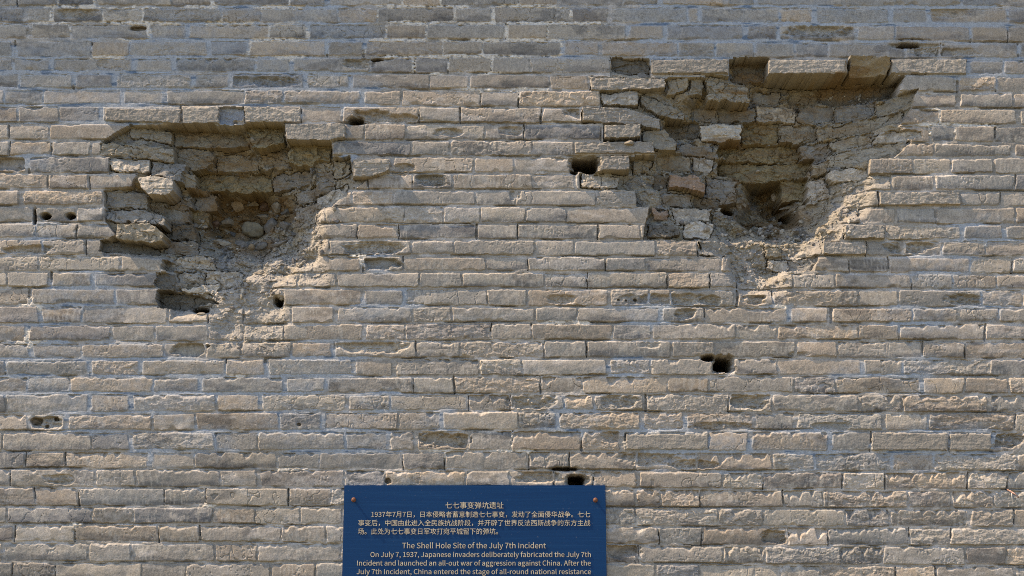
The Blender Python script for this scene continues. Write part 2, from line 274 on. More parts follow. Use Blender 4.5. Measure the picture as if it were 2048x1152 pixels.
rj = random.Random(5)
DL = np.zeros_like(U); DR = np.zeros_like(U); WL = np.zeros_like(U); WR = np.zeros_like(U)
BID = np.zeros(U.shape, np.int32); nb = 0
rows_all = range(row.min(), row.max() + 1)
for r in rows_all:
    k = r - N_UP
    if k in JOINTS:
        js = list(JOINTS[k])
    else:
        js = [rj.uniform(0, 160)]; big = rj.random() < .5
        while js[-1] < 2048:
            js.append(js[-1] + (rj.uniform(155, 170) if big else rj.uniform(78, 88))); big = not big
    big = rj.random() < .5
    xs = [abs(j) for j in js]
    wide = [j < 0 for j in js]
    x = xs[0]
    while x > -740:
        x -= (rj.uniform(155, 170) if big else rj.uniform(78, 88)); big = not big
        xs.insert(0, x); wide.insert(0, False)
    x = xs[-1]
    while x < 2780:
        x += (rj.uniform(155, 170) if big else rj.uniform(78, 88)); big = not big
        xs.append(x); wide.append(False)
    xa = np.array(xs, np.float32)
    hw = np.array([rj.uniform(3.6, 5.2) if w else rj.uniform(1.0, 2.3) for w in wide], np.float32)
    sl_ = np.array([rj.uniform(-.12, .12) for _ in wide], np.float32)
    m = row == r
    uu = wu[m]; vv = DT[m] - 16
    idx = np.clip(np.searchsorted(xa, uu), 1, len(xa) - 1)
    DL[m] = uu - xa[idx - 1] - vv * sl_[idx - 1]; DR[m] = xa[idx] + vv * sl_[idx] - uu
    WL[m] = hw[idx - 1]; WR[m] = hw[idx]
    BID[m] = nb + idx; nb += len(xa) + 1

def per(seed, lo=0., hi=1.):
    return (np.random.RandomState(seed).rand(nb + 1).astype(np.float32) * (hi - lo) + lo)[BID]

# ---- masks for the kinds of mortar
def blobs(lst):
    r = np.zeros_like(U)
    for x, y, s in lst:
        d = ((U - x) / s) ** 2 + ((V - y) / (s * .6)) ** 2
        r = np.maximum(r, np.exp(-d * 1.1))
    return r
n_bl = fbm(U / 60, V / 11, 5, 4)
blue = sst(.42, .80, blobs(BLUE) + .45 * n_bl)
lime = sst(.50, .66, blobs(LIME) + .42 * fbm(U / 30, V / 8, 6, 4)) * sst(-.45, -.1, fbm(U / 7, V / 4, 9, 3))
blue = np.clip(blue + .35 * sst(210, 60, V) * sst(-.5, .2, n_bl), 0, 1) * (1 - lime)
top_side = sst(330, 120, V)

# ---- brick edges
hb = 2.1 + 1.0 * blue + .7 * lime + 1.2 * np.clip(fbm(U / 70, ROWK * 3.7, 7, 2), -.6, 1)
ea = DT - hb * .8 - per(1, -.3, .9); eb = DB - hb * 1.1 - per(2, -.3, 1.2)
ec = DL - WL; eg = DR - WR
ex = np.minimum(ec, eg); ey = np.minimum(ea, eb)
rad = per(3, 2.0, 5.0)
E = rad - np.hypot(np.maximum(rad - ex, 0), np.maximum(rad - ey, 0))
rag = .7 + 1.8 * per(4) ** 2
E = E + rag * fbm(U / 7, V / 7, 8, 3)
inner = np.minimum(ex, ey)
BM = sst(-.5, 1.3, E)                   # 1 on the brick

# ---- heights in millimetres
wear = .25 + 1.1 * per(5) ** 1.5
low = sst(520, 900, V) * sst(600, 1100, U)
wear = wear * (0.7 + .8 * low + .3 * sst(700, 900, V))
face = per(6, -3.2, 3.2) + per(7, -.035, .035) * (DL - DR) * .5 + per(8, -.10, .10) * (DT - DB)
face = face + 2.4 * fbm(U / 36, V / 26, 9, 3) * (.5 + per(9)) + .8 * fbm(U / 9, V / 9, 10, 3) * (.3 + 1.2 * per(10)) + .42 * fbm(U / 2.4, V / 2.2, 11, 2) * per(33, .25, 1.3)
fc1, _ = facets(U / 19 + 1.2 * fbm(U / 20, V / 16, 2, 3), V / 12 + .8 * fbm(U / 16, V / 14, 5, 3), 3)
fc2, fe2 = facets(U / 8 + fbm(U / 9, V / 9, 4, 2), V / 6.5, 6)
rough_b = sst(.80, 1.02, per(11) + .32 * low)
face = face + rough_b * (4.0 * fc1 + 1.0 * fc2 + 3.0 * fbm(U / 15, V / 6, 8, 4) + 1.2 * fbm(U / 5, V / 4, 2, 2))
face = face - per(31, .8, 3.4) * np.clip((DT - DB) / (DT + DB), -1, 1) ** 2 - (.5 + per(32)) * np.clip(2.6 - ea, 0, 3)
cw = np.clip(vn(U / 13, ROWK * 5.3, 12) * 1.35 + vn(U / 5, ROWK * 9.1, 13) * .5 - .62, 0, 1.2) * 11 * wear
face = face - 1.9 * np.clip(cw - ea, 0, 8)
cb = np.clip(vn(U / 15, ROWK * 6.3, 14) * 1.3 + vn(U / 6, ROWK * 3.1, 15) * .4 - .72, 0, 1) * 8 * (.4 + per(12))
face = face - 1.8 * np.clip(cb - eb, 0, 8)
cs = np.clip(vn(V / 7 + 31, BID * 1.7, 1) - .55, 0, 1) * 10 * wear
face = face - 1.5 * np.clip(cs - ec, 0, 6) - 1.5 * np.clip(np.roll(cs, 3, 0) - eg, 0, 6)
pit = sst(.70, .82, vn(U / 3.4, V / 3.2, 5) * .62 + .38 * vn(U / 26, V / 20, 6)) * sst(.35, .8, per(14))
face = face - 3.0 * pit
crk = np.abs(fbm(U / 30 + 9, V / 44, 12, 3))
crack = (1 - sst(.0, .030, crk)) * sst(.86, .9, per(15)) * BM
face = face - 4.5 * crack
hol = np.zeros_like(U)
for x, y, a, b, d in HOLLOW:
    q = np.abs((U - x) / a) ** 2.6 + np.abs((V - y) / b) ** 2.6 + .95 * fbm(U / 17, V / 10, 7, 4) + .25 * (V - y) / b
    hol = np.maximum(hol, d * sst(1.25, .15, q))
face = face - 15 * hol * (1 + .45 * fbm(U / 11, V / 6, 13, 4)) * sst(-1, 3, E) - 3.2 * hol * fc2 - 2.0 * hol * fbm(U / 22, V / 3, 4, 3) - 3.5 * hol * fbm(U / 7, V / 5, 9, 4)

nm = fbm(U / 6, V / 5, 14, 3)
mort = -7.5 + 2.2 * nm + 3.0 * fbm(U / 30, V / 9, 15, 2)
mort = mort * (1 - blue) + blue * (-3.2 + 1.2 * nm * .6 + .6 * fbm(U / 22, V / 7, 1, 2))
mort = mort * (1 - lime) + lime * (-2.6 + 3.4 * nm + 2.4 * fc2)
groove = sst(.52, .66, vn(U / 46, ROWK * 4.1, 3)) * (1 - blue * .8) * (1 - lime * .6)
below = DT - hb * .8                                     # just under the brick above: negative side
g1 = groove * sst(2.6, .6, np.abs(eb + 1.2)) 
mort = mort - 13 * g1
perp = (ex < ey) & (per(16) > .80)
mort = mort - 16 * sst(.3, -1.2, ex) * perp * (1 - blue) * (1 - lime)
H = mort * (1 - BM) + np.maximum(face, mort - 30) * BM
H = H * .001

# ------------------------------------------------------------------ colours (albedo)
def mixc(A, B, t):
    return A + (np.asarray(B, np.float32) - A) * t[..., None]
C = np.zeros(U.shape + (3,), np.float32)
pr = per(20)
C[:] = (.247, .238, .218)
C = mixc(C, (.218, .218, .208), sst(.30, .50, pr))
C = mixc(C, (.276, .260, .228), sst(.62, .72, pr))
C = mixc(C, (.165, .170, .174), sst(.88, .93, pr))
C *= per(21, .85, 1.13)[..., None]
C = mixc(C, C * np.array([1.09, 1.00, .91], np.float32), sst(.35, .75, per(34) * .6 + .4 * vn(U / 300, V / 200, 3)))
C = mixc(C, (.268, .252, .222), .5 * sst(.1, .6, fbm(U / 45, V / 22, 2, 4)))
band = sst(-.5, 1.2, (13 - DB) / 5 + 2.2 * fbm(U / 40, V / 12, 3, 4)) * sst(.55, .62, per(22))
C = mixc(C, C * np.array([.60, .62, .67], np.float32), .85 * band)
blot = sst(.18, .30, fbm(U / 55, V / 24, 6, 5)) * sst(.45, .6, per(23))
C = mixc(C, C * np.array([.58, .60, .64], np.float32), .80 * blot)
speck = sst(.60, .75, vn(U / 2.4, V / 2.2, 7) * .6 + .4 * vn(U / 30, V / 16, 8)) * sst(.4, .7, per(24))
C = mixc(C, C * .62, .6 * speck)
C = mixc(C, (.36, .35, .32), .45 * sst(.62, .75, vn(U / 3.0, V / 12, 9) * .5 + .5 * vn(U / 40, V / 20, 10)) * (1 - .5 * top_side))
hollow_shade = sst(.3, 1.0, hol) * (.7 + .3 * nm)  # shade and warm ground bounce painted into the hollowed faces
C = mixc(C, (.205, .185, .135), .32 * np.clip(hollow_shade * (.8 + .5 * fbm(U / 9, V / 7, 3, 3)), 0, 1))
# smear of cement over brick edges
smear = blue * sst(5.5, 1.0, E + 2.5 * fbm(U / 12, V / 6, 11, 3))
c_m = np.zeros_like(C); c_m[:] = (.255, .246, .226)
c_m = mixc(c_m, (.198, .190, .172), sst(.0, .5, fbm(U / 40, V / 8, 4, 3)))
c_m = mixc(c_m, (.265, .308, .362), blue * (.80 + .2 * nm))
c_m = mixc(c_m, (.100, .140, .200), blue * sst(.28, .46, fbm(U / 44, V / 7, 12, 4)))
c_m = mixc(c_m, (.52, .505, .465), lime * (.8 + .3 * nm))
C = mixc(C, (.250, .290, .340), .42 * smear)
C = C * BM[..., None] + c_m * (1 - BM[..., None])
eff = sst(.50, .66, vn(U / 18, V / 6, 13) * .55 + .45 * vn(U / 90, V / 60, 14)) * sst(6, -1, E) * (1 - lime) * (1 - blue)
C = mixc(C, (.46, .45, .44), .55 * eff)

# ------------------------------------------------------------------ craters
def psd(poly, x, y):
    """signed distance (px, >0 inside) to a polygon"""
    P = np.array(poly, np.float32); n = len(P)
    best = np.full(x.shape, 1e9, np.float32); ins = np.zeros(x.shape, bool)
    for i in range(n):
        ax, ay = P[i]; bx, by = P[(i + 1) % n]
        dx, dy = bx - ax, by - ay
        t = np.clip(((x - ax) * dx + (y - ay) * dy) / (dx * dx + dy * dy + 1e-9), 0, 1)
        best = np.minimum(best, (x - ax - t * dx) ** 2 + (y - ay - t * dy) ** 2)
        if ay != by:
            ins ^= ((ay > y) != (by > y)) & (x < (bx - ax) * (y - ay) / (by - ay) + ax)
    d = np.sqrt(best)
    return np.where(ins, d, -d)
def window(poly, pad=6):
    P = np.array(poly); 
    j0, j1 = np.searchsorted(us, [P[:, 0].min() - pad, P[:, 0].max() + pad])
    i0, i1 = np.searchsorted(vs, [P[:, 1].min() - pad, P[:, 1].max() + pad])
    return slice(i0, i1), slice(j0, j1)

CRAT = np.zeros_like(U)
for out, ctl in ((OUT_L, CTL_L), (OUT_R, CTL_R)):
    s = window(out, 4)
    u, v = U[s], V[s]
    x = u + 3.0 * fbm(u / 12, v / 12, 3, 3); y = v + 2.4 * fbm(u / 12, v / 12, 5, 3)
    sd = psd(out, x, y)
    num = np.zeros_like(u); den = np.zeros_like(u)
    for cx, cy, d in ctl:
        a, b = unshift(cx, cy, d * .01)
        w = 1 / (((u - a) ** 2 + (v - b) ** 2 * 1.5) + 60) ** 2
        num += w * d; den += w
    dep = num / den
    f1, e1 = facets(x / 30, y / 20, 1); f2, _ = facets(x / 12, y / 9, 4); f3, _ = facets(x / 5.5, y / 4.5, 9)
    lower = sst(440, 540, v) if out is OUT_L else sst(470, 520, v)
    side = sst(585, 650, u) * sst(340, 400, v) if out is OUT_L else sst(1640, 1720, u) * sst(330, 380, v)
    soft = np.maximum(lower, side)
    dep = dep * (1 - soft + soft * sst(-2, 36, sd))
    rough = np.clip(dep / 9, .45, 1.25)
    spill = sst(-.25, .25, fbm(u / 34, v / 20, 11, 4))
    brk = rough * (16 * f1 + 13 * f2 + 7.5 * f3 + 9 * fbm(u / 9, v / 6, 7, 4) + 2.4 * fbm(u / 3, v / 3, 4, 2)) + 14 * fbm(u / 30, v / 19, 14, 3)
    hb_ = -dep * 10 + brk
    hb_ = hb_ + soft * (1 - .75 * spill) * (np.clip(dep, 0, 9) * 5.5 * (per(41)[s] - .5) - 9 * (1 - BM[s]))
    shallow = sst(5.0, 1.8, dep) * soft
    edge = sst(0, 26, sd) * soft + (1 - soft)
    hs = H[s] * 1000 * (1.25 + .5 * fbm(u / 20, v / 14, 6, 3)) - edge * dep * 9 + edge * (10 * f1 + 7 * f2 + 3 * f3 + 6 * fbm(u / 10, v / 6, 7, 4)) * .75
    hb_ = hb_ * (1 - shallow) + hs * shallow
    ins = sst(0, 1.5, sd)
    H[s] = H[s] * (1 - ins) + ins * np.where(soft > .5, hb_ * .001, np.minimum(hb_ * .001, -.004))
    CRAT[s] = np.maximum(CRAT[s], ins)
    tone = np.zeros(u.shape + (3,), np.float32); tone[:] = (.225, .210, .172)
    tone = mixc(tone, (.225, .190, .125), sst(.0, .5, fbm(u / 45, v / 30, 8, 3)))
    tone = mixc(tone, (.15, .15, .145), sst(.05, .4, fbm(u / 24, v / 18, 9, 3)))
    dust = soft * (.35 + .65 * spill)
    tone = mixc(tone, (.275, .267, .248), .85 * dust)
    tone = mixc(tone, (.19, .185, .175), .6 * sst(.1, .4, fbm(u / 11, v / 8, 13, 3)))
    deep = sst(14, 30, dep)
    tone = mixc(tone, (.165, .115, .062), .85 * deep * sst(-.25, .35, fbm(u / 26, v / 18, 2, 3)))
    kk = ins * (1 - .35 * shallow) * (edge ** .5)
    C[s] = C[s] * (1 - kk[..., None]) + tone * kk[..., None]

TONE = {'t': (.218, .202, .165), 'o': (.200, .172, .108), 'g': (.190, .188, .176), 'd': (.115, .110, .096), 'l': (.270, .256, .226), 'w': (.370, .355, .320), 'r': (.235, .182, .142), 'b': (.240, .230, .208), 'c': (.25, .27, .30)}
for n_, (poly, d0, gx, gy, rg, tn) in enumerate(PATCH):
    P = [unshift(a, b, d0 * .01) for a, b in poly]
    s = window(P, 5)
    u, v = U[s], V[s]
    if u.size == 0: continue
    wa = 1.7 if tn == 'b' else 3.0
    x = u + wa * 1.5 * fbm(u / 15 + n_, v / 13, 3, 4); y = v + wa * 1.1 * fbm(u / 15, v / 13 + n_, 5, 3)
    sd = psd(P, x, y)
    if tn != 'b' and d0 > 0: sd = sd - 9 * np.clip(fbm(u / 20 + n_ * 3.1, v / 15, 6, 3) - .02, 0, 1)
    cx = np.mean([p[0] for p in P]); cy = np.mean([p[1] for p in P])
    o = n_ * 17.3
    f1, _ = facets(x / 27 + o, y / 20, 2); f2, _ = facets(x / 12 + o, y / 9, 4); f3, _ = facets(x / 5.5 + o, y / 4.5, 9)
    if tn == 'b': f1 = f1 * .2; f2 = f2 * .5
    hp = -10 * (d0 + gx * (u - cx) + gy * (v - cy)) + (tn != 'b') * 13 * fbm(u / 30, v / 19, 14, 3) + rg * (1.25 * f1 + .9 * f2 + .35 * f3) + rg * .55 * fbm(u / 9 + o, v / 7, 7, 4) + rg * (.5 if n_ % 3 == 0 else .2) * fbm(u / 26 + o, v / 3.4, 12, 3) + .35 * fbm(u / 2.6, v / 2.6, 11, 2)
    hp = hp - 2.0 * np.clip(1.4 - sd + 4.0 * fbm(u / 9, v / 7, 2, 3), 0, 4)
    ck = np.abs(fbm(u / 26 + o, v / 30, 12, 3))
    hp = hp - 9 * (1 - sst(0, .035, ck)) * (n_ % 2) * (tn != 'b')
    m = sd > 0
    H[s] = np.where(m, hp * .001, H[s])
    ring = (sd > -1.7) & (sd <= 0) & (CRAT[s] > .5) & (vn(u / 14 + o, v / 14, 9) > .42)
    H[s] = np.where(ring, H[s] - .020, H[s])
    col = np.zeros(u.shape + (3,), np.float32); col[:] = TONE[tn]
    col *= (.9 + .2 * random.random())
    col = mixc(col, col * .72, .6 * sst(.1, .45, fbm(u / 18 + o, v / 10, 6, 4)))
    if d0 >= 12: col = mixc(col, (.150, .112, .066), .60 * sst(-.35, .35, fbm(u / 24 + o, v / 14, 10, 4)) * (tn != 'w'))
    if tn in 'wl':
        col = mixc(col, (.48, .46, .41), .5 * sst(.1, .4, fbm(u / 8 + o, v / 6, 9, 3)))
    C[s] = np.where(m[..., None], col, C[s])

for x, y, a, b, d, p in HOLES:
    P = [(x - a * 1.5, y - b * 1.5), (x + a * 1.5, y + b * 1.5)]
    s = window(P, 4)
    u, v = U[s], V[s]
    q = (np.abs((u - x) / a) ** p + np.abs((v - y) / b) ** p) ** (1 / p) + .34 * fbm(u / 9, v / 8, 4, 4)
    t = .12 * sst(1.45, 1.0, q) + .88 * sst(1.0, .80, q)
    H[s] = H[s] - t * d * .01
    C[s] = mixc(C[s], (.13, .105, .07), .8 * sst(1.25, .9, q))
# dust and mortar spilled over the brick below and beside the craters
for x, y, a, b, k in [(570,535,140,60,.75),(500,630,120,90,.7),(640,450,70,70,.5),(1530,555,150,50,.7),(1690,430,90,90,.6),(1760,300,70,50,.4),(1250,400,50,50,.4)]:
    q = ((U - x) / a) ** 2 + ((V - y) / b) ** 2 + .7 * fbm(U / 26, V / 16, 13, 4)
    t = k * sst(1.1, .35, q)
    C = mixc(C, np.array([.262, .252, .232], np.float32) * (.85 + .3 * vn(U / 8, V / 7, 3))[..., None], t * (1 - .6 * (CRAT > .5)))
    H = H + .004 * t * (1 - BM) * (CRAT < .5)
# ochre soil of the rubble core
for x, y, a, b, k in [(495,425,95,42,.95),(430,460,34,14,.9),(560,440,26,14,.8),(1690,190,80,16,.7),(1495,168,34,12,.6),(1560,405,40,20,.5),(530,300,34,10,.7),(1440,290,40,6,.7),(1460,205,50,5,.8),(1600,440,26,20,.5),(420,390,50,10,.6),(1660,168,80,9,.6)]:
    d = .25
    a0, b0 = unshift(x, y, .25)
    q = ((U - a0) / a) ** 2 + ((V - b0) / b) ** 2 + .5 * fbm(U / 14, V / 10, 5, 3)
    C = mixc(C, (.160, .112, .058), k * sst(1.1, .5, q) * (CRAT > .3))

# ------------------------------------------------------------------ helper: objects
def link(name, me, mat=None, parent=None, smooth=False):
    o = bpy.data.objects.new(name, me)
    COL.objects.link(o)
    if mat: me.materials.append(mat)
    if parent: o.parent = parent
    if smooth: me.polygons.foreach_set('use_smooth', np.ones(len(me.polygons), bool))
    return o
def tag(o, label, cat=None, group=None, kind=None):
    if label: o['label'] = label
    if cat: o['category'] = cat
    if group: o['group'] = group
    if kind: o['kind'] = kind
    return o

# ------------------------------------------------------------------ materials
def new_mat(name):
    m = bpy.data.materials.new(name); m.use_nodes = True
    nt = m.node_tree
    return m, nt, nt.nodes['Principled BSDF'], nt.nodes.new, nt.links.new
def ramp(nt, stops):
    r = nt.nodes.new('ShaderNodeValToRGB')
    e = r.color_ramp.elements
    while len(e) < len(stops): e.new(.5)
    for q, (p, c) in zip(e, stops): q.position = p; q.color = (c[0], c[1], c[2], 1)
    return r
def masonry(name):
    m, nt, b, N, L = new_mat(name)
    at = N('ShaderNodeAttribute'); at.attribute_name = 'albedo'
    tc = N('ShaderNodeTexCoord')
    n1 = N('ShaderNodeTexNoise'); n1.inputs['Scale'].default_value = 130; n1.inputs['Detail'].default_value = 3; n1.inputs['Roughness'].default_value = .7
    n2 = N('ShaderNodeTexNoise'); n2.inputs['Scale'].default_value = 34; n2.inputs['Detail'].default_value = 6; n2.inputs['Roughness'].default_value = .65
    for n in (n1, n2): L(tc.outputs['Object'], n.inputs['Vector'])
    r1 = ramp(nt, [(.30, (.70, .70, .70)), (.64, (1.15, 1.15, 1.15))]); L(n1.outputs['Fac'], r1.inputs['Fac'])
    r2 = ramp(nt, [(.30, (.86, .87, .90)), (.66, (1.10, 1.08, 1.04))]); L(n2.outputs['Fac'], r2.inputs['Fac'])
    m1 = N('ShaderNodeMix'); m1.data_type = 'RGBA'; m1.blend_type = 'MULTIPLY'; m1.inputs['Factor'].default_value = 1
    m2 = N('ShaderNodeMix'); m2.data_type = 'RGBA'; m2.blend_type = 'MULTIPLY'; m2.inputs['Factor'].default_value = 1
    L(at.outputs['Color'], m1.inputs['A']); L(r1.outputs['Color'], m1.inputs['B'])
    L(m1.outputs['Result'], m2.inputs['A']); L(r2.outputs['Color'], m2.inputs['B'])
    L(m2.outputs['Result'], b.inputs['Base Color'])
    b.inputs['Roughness'].default_value = .93
    b.inputs['Specular IOR Level'].default_value = .18
    bp = N('ShaderNodeBump'); bp.inputs['Strength'].default_value = .35; bp.inputs['Distance'].default_value = .003
    L(n1.outputs['Fac'], bp.inputs['Height']); L(bp.outputs['Normal'], b.inputs['Normal'])
    return m
M_WALL = masonry('weathered_brick')

def stone_mat():
    m, nt, b, N, L = new_mat('river_stone')
    tc = N('ShaderNodeTexCoord'); oi = N('ShaderNodeObjectInfo')
    n = N('ShaderNodeTexNoise'); n.inputs['Scale'].default_value = 45; n.inputs['Detail'].default_value = 6
    L(tc.outputs['Object'], n.inputs['Vector'])
    r = ramp(nt, [(.3, (.62, .62, .64)), (.7, (1.2, 1.16, 1.08))]); L(n.outputs['Fac'], r.inputs['Fac'])
    mx = N('ShaderNodeMix'); mx.data_type = 'RGBA'; mx.blend_type = 'MULTIPLY'; mx.inputs['Factor'].default_value = 1
    L(oi.outputs['Color'], mx.inputs['A']); L(r.outputs['Color'], mx.inputs['B']); L(mx.outputs['Result'], b.inputs['Base Color'])
    b.inputs['Roughness'].default_value = .85
    bp = N('ShaderNodeBump'); bp.inputs['Strength'].default_value = .4; bp.inputs['Distance'].default_value = .004
    L(n.outputs['Fac'], bp.inputs['Height']); L(bp.outputs['Normal'], b.inputs['Normal'])
    return m
M_STONE = stone_mat()

# ------------------------------------------------------------------ the wall
wall = bpy.data.objects.new('brick_wall', None)
COL.objects.link(wall)
tag(wall, 'old grey brick fortress wall with two blown out shell craters', 'wall')
X, Z = px2w(U.astype(float), V.astype(float), 0.0)
co = np.stack([X, -H.astype(float), Z], -1).reshape(-1, 3).astype(np.float32)
cflat = np.concatenate([np.clip(C * np.array([.985, .995, 1.0], np.float32), .02, .8), np.ones(U.shape + (1,), np.float32)], -1).reshape(-1, 4)
idx = np.arange(NV * NU).reshape(NV, NU)
quads = np.stack([idx[:-1, :-1], idx[1:, :-1], idx[1:, 1:], idx[:-1, 1:]], -1)       # facing the camera
qu = (U[:-1, :-1] + U[1:, 1:]) / 2; qv = (V[:-1, :-1] + V[1:, 1:]) / 2
qc = (CRAT[:-1, :-1] > .5)
part_id = np.where(qc & (qu < 900), 1, np.where(qc & (qu >= 900), 2, 0))
def sheet(name, sel, label=None):
    q = quads[sel]
    used, inv = np.unique(q.ravel(), return_inverse=True)
    me = bpy.data.meshes.new(name)
    me.vertices.add(len(used)); me.vertices.foreach_set('co', co[used].ravel())
    me.loops.add(q.size); me.loops.foreach_set('vertex_index', inv.astype(np.int32))
    me.polygons.add(len(q)); me.polygons.foreach_set('loop_start', np.arange(0, q.size, 4, dtype=np.int32))
    me.update(calc_edges=True)
    a = me.attributes.new('albedo', 'FLOAT_COLOR', 'POINT')
    a.data.foreach_set('color', cflat[used].ravel())
    me.polygons.foreach_set('use_smooth', np.zeros(len(q), bool))
    o = link(name, me, M_WALL, wall)
    if label: o['label'] = label
    return o
sheet('brickwork', part_id == 0)
hole_l = sheet('shell_hole', part_id == 1, 'left shell crater with rounded stones and brown soil at its heart')
hole_r = sheet('shell_hole', part_id == 2, 'right shell crater under overhanging bricks with a dark pit at its bottom')

# projecting brick cornice along the wall top, out of the picture; its shade falls on the top rows
cw_bm = bmesh.new()
def add_box(bm, x0, x1, y0, y1, z0, z1):
    vs_ = [bm.verts.new(p) for p in ((x0,y0,z0),(x1,y0,z0),(x1,y1,z0),(x0,y1,z0),(x0,y0,z1),(x1,y0,z1),(x1,y1,z1),(x0,y1,z1))]
    for f in ((0,3,2,1),(4,5,6,7),(0,1,5,4),(1,2,6,5),(2,3,7,6),(3,0,4,7)): bm.faces.new([vs_[i] for i in f])
ztop = float(Z.min() * 0 + Z.max())
xl, xr = float(X.min()), float(X.max())
zc0 = ztop - .03
for i, pz in enumerate((.075, .150, .222)):
    x = xl
    while x < xr:
        w = rj.uniform(.42, .46)
        add_box(cw_bm, x, x + w - .008, -pz - rj.uniform(0, .006) + (x + .3) * .0022 * (i == 2), 1.2, zc0 + i * .1, zc0 + i * .1 + .092)
        x += w
add_box(cw_bm, xl, xr, -.05, 1.2, zc0 + .02, zc0 + .6)
me = bpy.data.meshes.new('cornice'); cw_bm.to_mesh(me); cw_bm.free()
a = me.attributes.new('albedo', 'FLOAT_COLOR', 'POINT'); a.data.foreach_set('color', np.tile(np.array([.25, .225, .19, 1], np.float32), len(me.vertices)))
link('cornice', me, M_WALL, wall)

# ------------------------------------------------------------------ stones bedded in the craters
def stone(parent, u, v, D, w, h, ang, colour, seed, deep=.7):
    rr = random.Random(seed)
    bm = bmesh.new()
    bmesh.ops.create_icosphere(bm, subdivisions=4, radius=1)
    off = Vector((rr.uniform(0, 50), rr.uniform(0, 50), rr.uniform(0, 50)))
    from mathutils import noise
    planes = [(Vector((rr.uniform(-1, 1), rr.uniform(-1, 1), rr.uniform(-1, 1))).normalized(), rr.uniform(.45, .85)) for _ in range(9)]
    for q in bm.verts:
        p = q.co.copy()
        for n, d in planes:
            e = p.dot(n) - d
            if e > 0: p -= n * e * .95
        p *= 1 + .16 * noise.noise(p * 1.3 + off) + .09 * noise.noise(p * 3 + off) + .04 * noise.noise(p * 9 + off)
        q.co = p
    k = (DIST + D) / DIST * .00287
    a = math.radians(ang)
    for q in bm.verts:
        x, y, z = q.co.x * w * k, q.co.y * deep * min(w, h) * k * 1.3, q.co.z * h * k
        q.co = Vector((x * math.cos(a) - z * math.sin(a), y, x * math.sin(a) + z * math.cos(a)))
    me = bpy.data.meshes.new('stone'); bm.to_mesh(me); bm.free()
    o = link('stone', me, M_STONE, parent, True)
    x, z = px2w(u, v, D)
    o.location = (float(x), D, float(z))
    o.color = (*colour, 1)
    return o
def surf(u, v):
    """depth of the wall surface seen at photo pixel (u, v)"""
    best = 0
    for D in np.arange(-.04, .6, .01):
        a, b = unshift(u, v, D)
        j = int(np.clip(np.searchsorted(us, a), 0, NU - 1)); i = int(np.clip(np.searchsorted(vs, b), 0, NV - 1))
        if -H[i, j] <= D: return float(D)
        best = D
    return float(best)
G1, G2, BR, OC, DK, PL = (.185,.168,.135), (.130,.127,.118), (.11,.075,.055), (.21,.165,.105), (.085,.085,.082), (.24,.225,.19)
STONES = [
 (hole_l,475,414,15,13,-20,OC),(hole_l,505,408,17,10,10,G1),(hole_l,531,414,12,11,0,BR),(hole_l,554,414,12,13,0,G1),(hole_l,571,424,13,7,5,DK),(hole_l,531,434,20,7,-18,G1),(hole_l,543,425,6,5,0,G1),(hole_l,554,434,4,4,0,DK),
 (hole_l,427,448,14,10,-15,BR),(hole_l,456,447,18,13,10,G1),(hole_l,452,462,12,4,-30,PL),(hole_l,466,470,10,7,-30,DK),(hole_l,390,453,7,6,-40,G2),
 (hole_l,447,486,23,7,-8,PL),(hole_l,484,490,17,9,-35,G2),(hole_l,503,494,7,7,0,OC),(hole_l,525,494,15,9,12,G2),(hole_l,558,487,24,6,20,G2),
 (hole_l,506,280,6,6,0,G1),(hole_l,366,504,15,4,0,G1),(hole_l,573,452,14,12,0,G2),(hole_l,540,453,17,17,0,G2),(hole_l,508,458,24,19,-10,(.16,.15,.11)),
 (hole_l,402,628,9,3,5,PL),(hole_l,440,476,6,5,0,DK),(hole_l,590,470,8,6,0,DK),(hole_l,470,540,18,7,6,G2),(hole_l,520,546,12,5,0,G1),
 (hole_r,1508,459,10,6,10,PL),(hole_r,1527,463,7,5,0,G1),(hole_r,1541,456,7,8,0,G2),(hole_r,1545,440,8,8,0,G2),(hole_r,1535,467,8,5,0,G2),(hole_r,1552,464,6,4,0,G1),(hole_r,1517,467,6,4,0,G2),(hole_r,1560,448,5,6,0,G2),
 (hole_r,1600,494,9,3,0,PL),(hole_r,1512,487,8,3,0,PL),(hole_r,1548,484,10,4,8,(.24,.20,.17)),(hole_r,1516,343,5,4,0,PL),(hole_r,1436,420,8,6,20,PL),(hole_r,1484,408,13,5,-40,G1),(hole_r,1700,331,12,7,-10,PL),
 (hole_r,1258,286,10,6,0,G1),(hole_r,1414,458,8,9,0,PL),(hole_r,1580,414,26,4,12,G1),(hole_r,1592,424,6,5,0,PL),(hole_r,1548,395,6,9,20,(.3,.28,.25))]
LOOSE = {(447,486): 'long pale stone on the left crater floor, leftmost of the row of loose stones',
 (484,490): 'dark grey oval stone between the long pale stone and the small brown pebble',
 (503,494): 'small round brown pebble in the middle of the row in the left crater',
 (525,494): 'flat grey stone just right of the small brown pebble',
 (558,487): 'long tilted grey stone at the right end of the row in the left crater',
 (1508,459): 'pale angular stone chip at the bottom of the right crater pit'}
DARKP = [(1527,463),(1541,456),(1535,467),(1552,464),(1517,467)]
for i, (p, u, v, w, h, an, c) in enumerate(STONES):
    D = surf(u, v)
    loose = (u, v) in LOOSE or (u, v) in DARKP
    o = stone(None if loose else p, u, v, D - .0012 * h, w, h, an, c, i + 100)
    if loose:
        o.name = 'pebble'
        tag(o, LOOSE.get((u, v), 'small dark grey pebble lying in the pit of the right crater'), 'stone',
            'dark pebbles in the right crater pit' if (u, v) in DARKP else 'loose stones on the crater floors')

